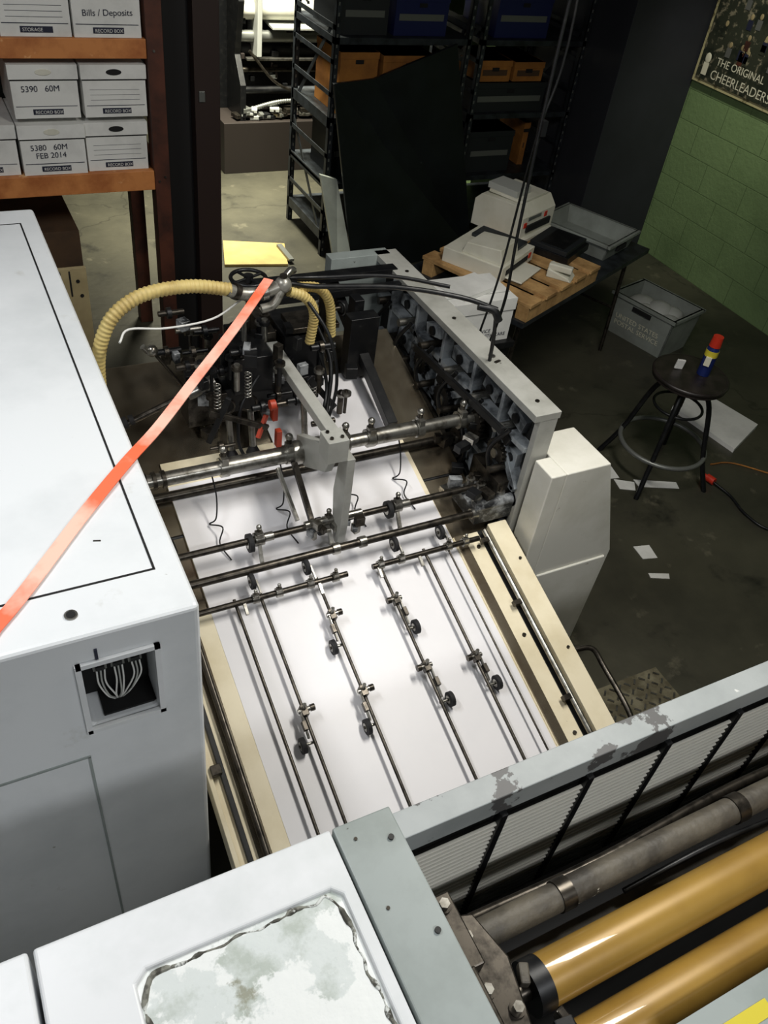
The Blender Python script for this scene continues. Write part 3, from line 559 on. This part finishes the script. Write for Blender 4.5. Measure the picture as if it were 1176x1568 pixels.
def tub(name,T,L,W,h0,h1,m,txt='',tm=None,bag=False):
    q=B(name); q.T=T; th=.012
    b0=.025
    def wall(p):  q.hexa(p,m)
    q.box(b0,L-b0,b0,W-b0,h0,h0+.012,m)
    z0=h0;z1=h1
    wall([(b0,b0,z0),(L-b0,b0,z0),(L-b0,b0+th,z0),(b0,b0+th,z0),(0,0,z1),(L,0,z1),(L,th,z1),(0,th,z1)])
    wall([(b0,W-b0-th,z0),(L-b0,W-b0-th,z0),(L-b0,W-b0,z0),(b0,W-b0,z0),(0,W-th,z1),(L,W-th,z1),(L,W,z1),(0,W,z1)])
    wall([(b0,b0,z0),(b0+th,b0,z0),(b0+th,W-b0,z0),(b0,W-b0,z0),(0,0,z1),(th,0,z1),(th,W,z1),(0,W,z1)])
    wall([(L-b0-th,b0,z0),(L-b0,b0,z0),(L-b0,W-b0,z0),(L-b0-th,W-b0,z0),(L-th,0,z1),(L,0,z1),(L,W,z1),(L-th,W,z1)])
    q.box(-.012,L+.012,-.012,.014,z1-.02,z1,m); q.box(-.012,L+.012,W-.014,W+.012,z1-.02,z1,m); q.box(-.012,.014,0,W,z1-.02,z1,m); q.box(L-.014,L+.012,0,W,z1-.02,z1,m)
    q.box(L*.35,L*.65,-.004,.012,z1-.07,z1-.04,blk2)
    if txt: q.text(txt,.05,(.06,.010,h0+.13),(1,0,0),(0,-.08,1),tm or textw)
    if bag:   # crumpled liner bag inside the tub
        n=40; rim_=[]
        for (x,y,z,r_) in ((.14,.18,.20,.10),(.27,.2,.22,.09),(.38,.16,.18,.09),(.2,.12,.2,.08),(.34,.24,.21,.08)): q.ball((x,y,z),r_,lgray,8,(1.1,1.1,.75))
    return q.finish(.003)
tub('plastic_tray',TA@Matrix.Translation((1.04,.08,0)),.38,.50,.75,.86,binm)
tub('mail_tub',Matrix.Translation((4.06,3.93,0))@Matrix.Rotation(math.radians(-75),4,'Z'),.50,.36,0,.30,binm,'UNITED STATES\nPOSTAL SERVICE',bag=True)
sd=B('side_stand'); sd.box(1.98,2.40,2.86,3.18,.74,.775,black)
for x in (2.0,2.35):
    for y in (2.88,3.13): sd.box(x,x+.03,y,y+.03,0,.74,black)
sd.finish(.002)
wb=B('white_mail_box'); wb.box(2.01,2.37,2.89,3.14,.776,.97,boxw); wb.box(2.005,2.375,2.884,3.146,.94,1.0,boxw); wb.box(2.0,2.37,2.95,2.955,1.0,1.001,lgray); wb.obox((2.18,3.02,1.012),(.24,.16,.02),boxw,rz=.3)
wb.text('MAIL SERVICE\nHANDLE WITH CARE',.026,(2.10,2.887,.83),(1,0,0),(0,0,1),inkm); wb.finish(.003)
# ---------------------------------------------------------------- stool
so=B('work_stool'); c=V((3.31,2.50,0))
so.cyl(c+V((0,0,.615)),c+V((0,0,.65)),.195,seatm,40); so.torus(c+V((0,0,.64)),(0,0,1),.19,.012,seatm,40,8); so.cyl(c+V((0,0,.45)),c+V((0,0,.62)),.022,dsteel); so.cyl(c+V((0,0,.59)),c+V((0,0,.615)),.09,dsteel)
for i in range(4):
    a=math.radians(35+90*i); dd=V((math.cos(a),math.sin(a),0)); so.tube([c+dd*.07+V((0,0,.60)),c+dd*.15+V((0,0,.50)),c+dd*.23+V((0,0,.2)),c+dd*.31+V((0,0,.0))],.014,black,8)
so.torus(c+V((0,0,.2)),(0,0,1),.235,.013,greym,48,8); so.torus(c+V((0,0,.45)),(0,0,1),.13,.008,black,32,8); so.finish(.003)
ca=B('spray_can'); q=V((3.37,2.48,.652)); ca.cyl(q,q+V((0,0,.05)),.033,canb,24); ca.cyl(q+V((0,0,.05)),q+V((0,0,.11)),.0335,canb,24); ca.cyl(q+V((0,0,.11)),q+V((0,0,.145)),.0337,cany,24); ca.cyl(q+V((0,0,.145)),q+V((0,0,.165)),.033,canb,24,.026); ca.cyl(q+V((0,0,.165)),q+V((0,0,.22)),.030,red,24,.026); ca.obox(q+V((-.03,-.02,.09)),(.012,.03,.05),textw,rz=.6); ca.finish(.001)
cp=B('label_card'); q=V((3.27,2.56,.652)); cp.obox(q+V((0,0,.026)),(.045,.012,.052),boxw,rz=-.3,ry=.1); cp.finish(.002)
# ---------------------------------------------------------------- floor items
def scrap(pts,m=boxw,z=.004,name='paper_scrap'):
    o=B(name); o.prism(pts,'z',.001,z,m); o.finish()
scrap([(3.86,2.95),(4.18,3.05),(4.28,2.62),(3.93,2.47)],name='paper_sheet_stack',z=.03); 
scrap([(2.98,2.62),(3.10,2.60),(3.08,2.50),(2.97,2.52)]); scrap([(3.04,2.50),(3.14,2.44),(3.10,2.38),(3.02,2.42)]); scrap([(3.15,2.46),(3.38,2.36),(3.36,2.31),(3.14,2.40)]); scrap([(2.79,2.02),(2.88,2.0),(2.86,1.91),(2.78,1.93)]); scrap([(2.74,1.84),(2.84,1.80),(2.82,1.77),(2.73,1.81)])
scrap([(1.02,4.1),(1.08,4.12),(1.07,4.05)]); scrap([(2.9,2.75),(2.98,2.78),(3.0,2.70),(2.93,2.68)])
ec=B('extension_cord'); ec.tube([(3.58,2.27,.02),(3.60,2.15,.01),(3.57,2.0,.01),(3.62,1.85,.01),(3.9,1.7,.01)],.008,black,8); ec.cyl((3.57,2.32,.025),(3.58,2.27,.025),.022,red,12); ec.cyl((3.565,2.345,.025),(3.57,2.32,.025),.012,red,10); ec.finish()
ec=B('yellow_cord'); ec.tube([(3.7,2.42,.008),(3.85,2.38,.008),(4.1,2.15,.008),(4.4,2.1,.008)],.005,obox,8); ec.finish()
tp=B('tread_plate'); tp.box(1.95,2.36,.62,1.35,0,.03,tread)
for i in range(10):
    for j in range(18):
        tp.obox((1.975+i*.04,.64+j*.04,.032),(.028,.008,.005),steel,rz=(.785 if (i+j)%2 else -.785))
tp.finish()
po=B('wall_poster'); 
po.box(5.27,5.298,4.0,5.03,1.33,2.05,frame_m); po.box(5.262,5.272,4.03,5.0,1.36,2.02,poster_m)
po.text('CHEERLEADERS',.085,(5.26,4.86,1.385),(0,-1,0),(0,0,1),textw); po.text('THE ORIGINAL',.07,(5.26,4.84,1.48),(0,-1,0),(0,0,1),textw)
for i in range(26):
    y=random.uniform(4.05,4.9); z=random.choice([1.62,1.72,1.83,1.93])+random.uniform(-.02,.02)
    po.ball((5.261,y,z),.016,tanm,6,(.1,1,1.2)); po.obox((5.261,y,z-.05),(.003,.045,.06),random.choice([poster_m,greym,dwood,inkm]))
po.ball((5.26,4.93,1.50),.035,textw,8,(.1,.8,1)); po.obox((5.26,4.93,1.43),(.003,.05,.08),textw); po.finish()
# ---------------------------------------------------------------- lights
def fixture(x,y,z,L,rot,power,col,w=.25,spread=180,name='fluorescent_fixture'):
    o=B(name); o.T=Matrix.Translation((x,y,z))@Matrix.Rotation(rot,4,'Z')
    o.box(-L/2,L/2,-w/2,w/2,.03,.09,lgray); o.cyl((-L/2+.03,-.05,.02),(L/2-.03,-.05,.02),.016,tube_m,12); o.cyl((-L/2+.03,.05,.02),(L/2-.03,.05,.02),.016,tube_m,12)
    for a in (-L*.4,L*.4): o.cyl((a,0,.09),(a,0,H-z),.006,greym,8)
    o.finish()
    l=bpy.data.lights.new(name+'_light','AREA'); l.shape='RECTANGLE'; l.size=L; l.size_y=w; l.energy=power; l.color=col; l.spread=math.radians(spread)
    lo=bpy.data.objects.new(name+'_light',l); lo.location=(x,y,z-.01); lo.rotation_euler=(0,0,rot); bpy.context.collection.objects.link(lo)
fixture(1.75,1.35,3.35,1.2,1.57,54,(1,.965,.89))
fixture(-.5,1.6,3.35,1.2,1.57,32,(.97,.985,1))
fixture(.9,-1.1,3.2,1.2,0,34,(.97,.985,1))
fixture(2.25,6.5,3.3,1.2,0,135,(1,.96,.78),spread=80)
l=bpy.data.lights.new('wall_spot','SPOT'); l.energy=150; l.spot_size=math.radians(48); l.spot_blend=1; l.color=(1,.97,.82); l.shadow_soft_size=.1
lo=bpy.data.objects.new('wall_spot',l); lo.location=(4.3,3.9,3.3); lo.rotation_euler=(V((5.3,4.6,1.1))-V((4.3,3.9,3.3))).to_track_quat('-Z','Y').to_euler(); bpy.context.collection.objects.link(lo)
wd=bpy.data.worlds.new('w'); sc.world=wd; wd.use_nodes=True; wd.node_tree.nodes['Background'].inputs[0].default_value=(.02,.022,.025,1)
try:
    sc.view_settings.view_transform='Standard'
except Exception as e: print(e)
# ---------------------------------------------------------------- camera
cd=bpy.data.cameras.new('camera'); cd.sensor_fit='VERTICAL'; cd.sensor_height=24; cd.lens=24*1300/1600; cd.clip_start=.02
co=bpy.data.objects.new('camera',cd); bpy.context.collection.objects.link(co)
Xa=V((2902,-705,1300)).normalized();Ya=V((-900,-1308,1300)).normalized();Za=-V((-230,1450,1300)).normalized()
R=V((Xa.x,Ya.x,Za.x)); U=-V((Xa.y,Ya.y,Za.y)); F=V((Xa.z,Ya.z,Za.z))
R.normalize(); Bk=-F.normalized(); U=Bk.cross(R).normalized(); R=U.cross(Bk)
M=Matrix(((R.x,U.x,Bk.x,0),(R.y,U.y,Bk.y,0),(R.z,U.z,Bk.z,2.8),(0,0,0,1)))
co.matrix_world=M; sc.camera=co
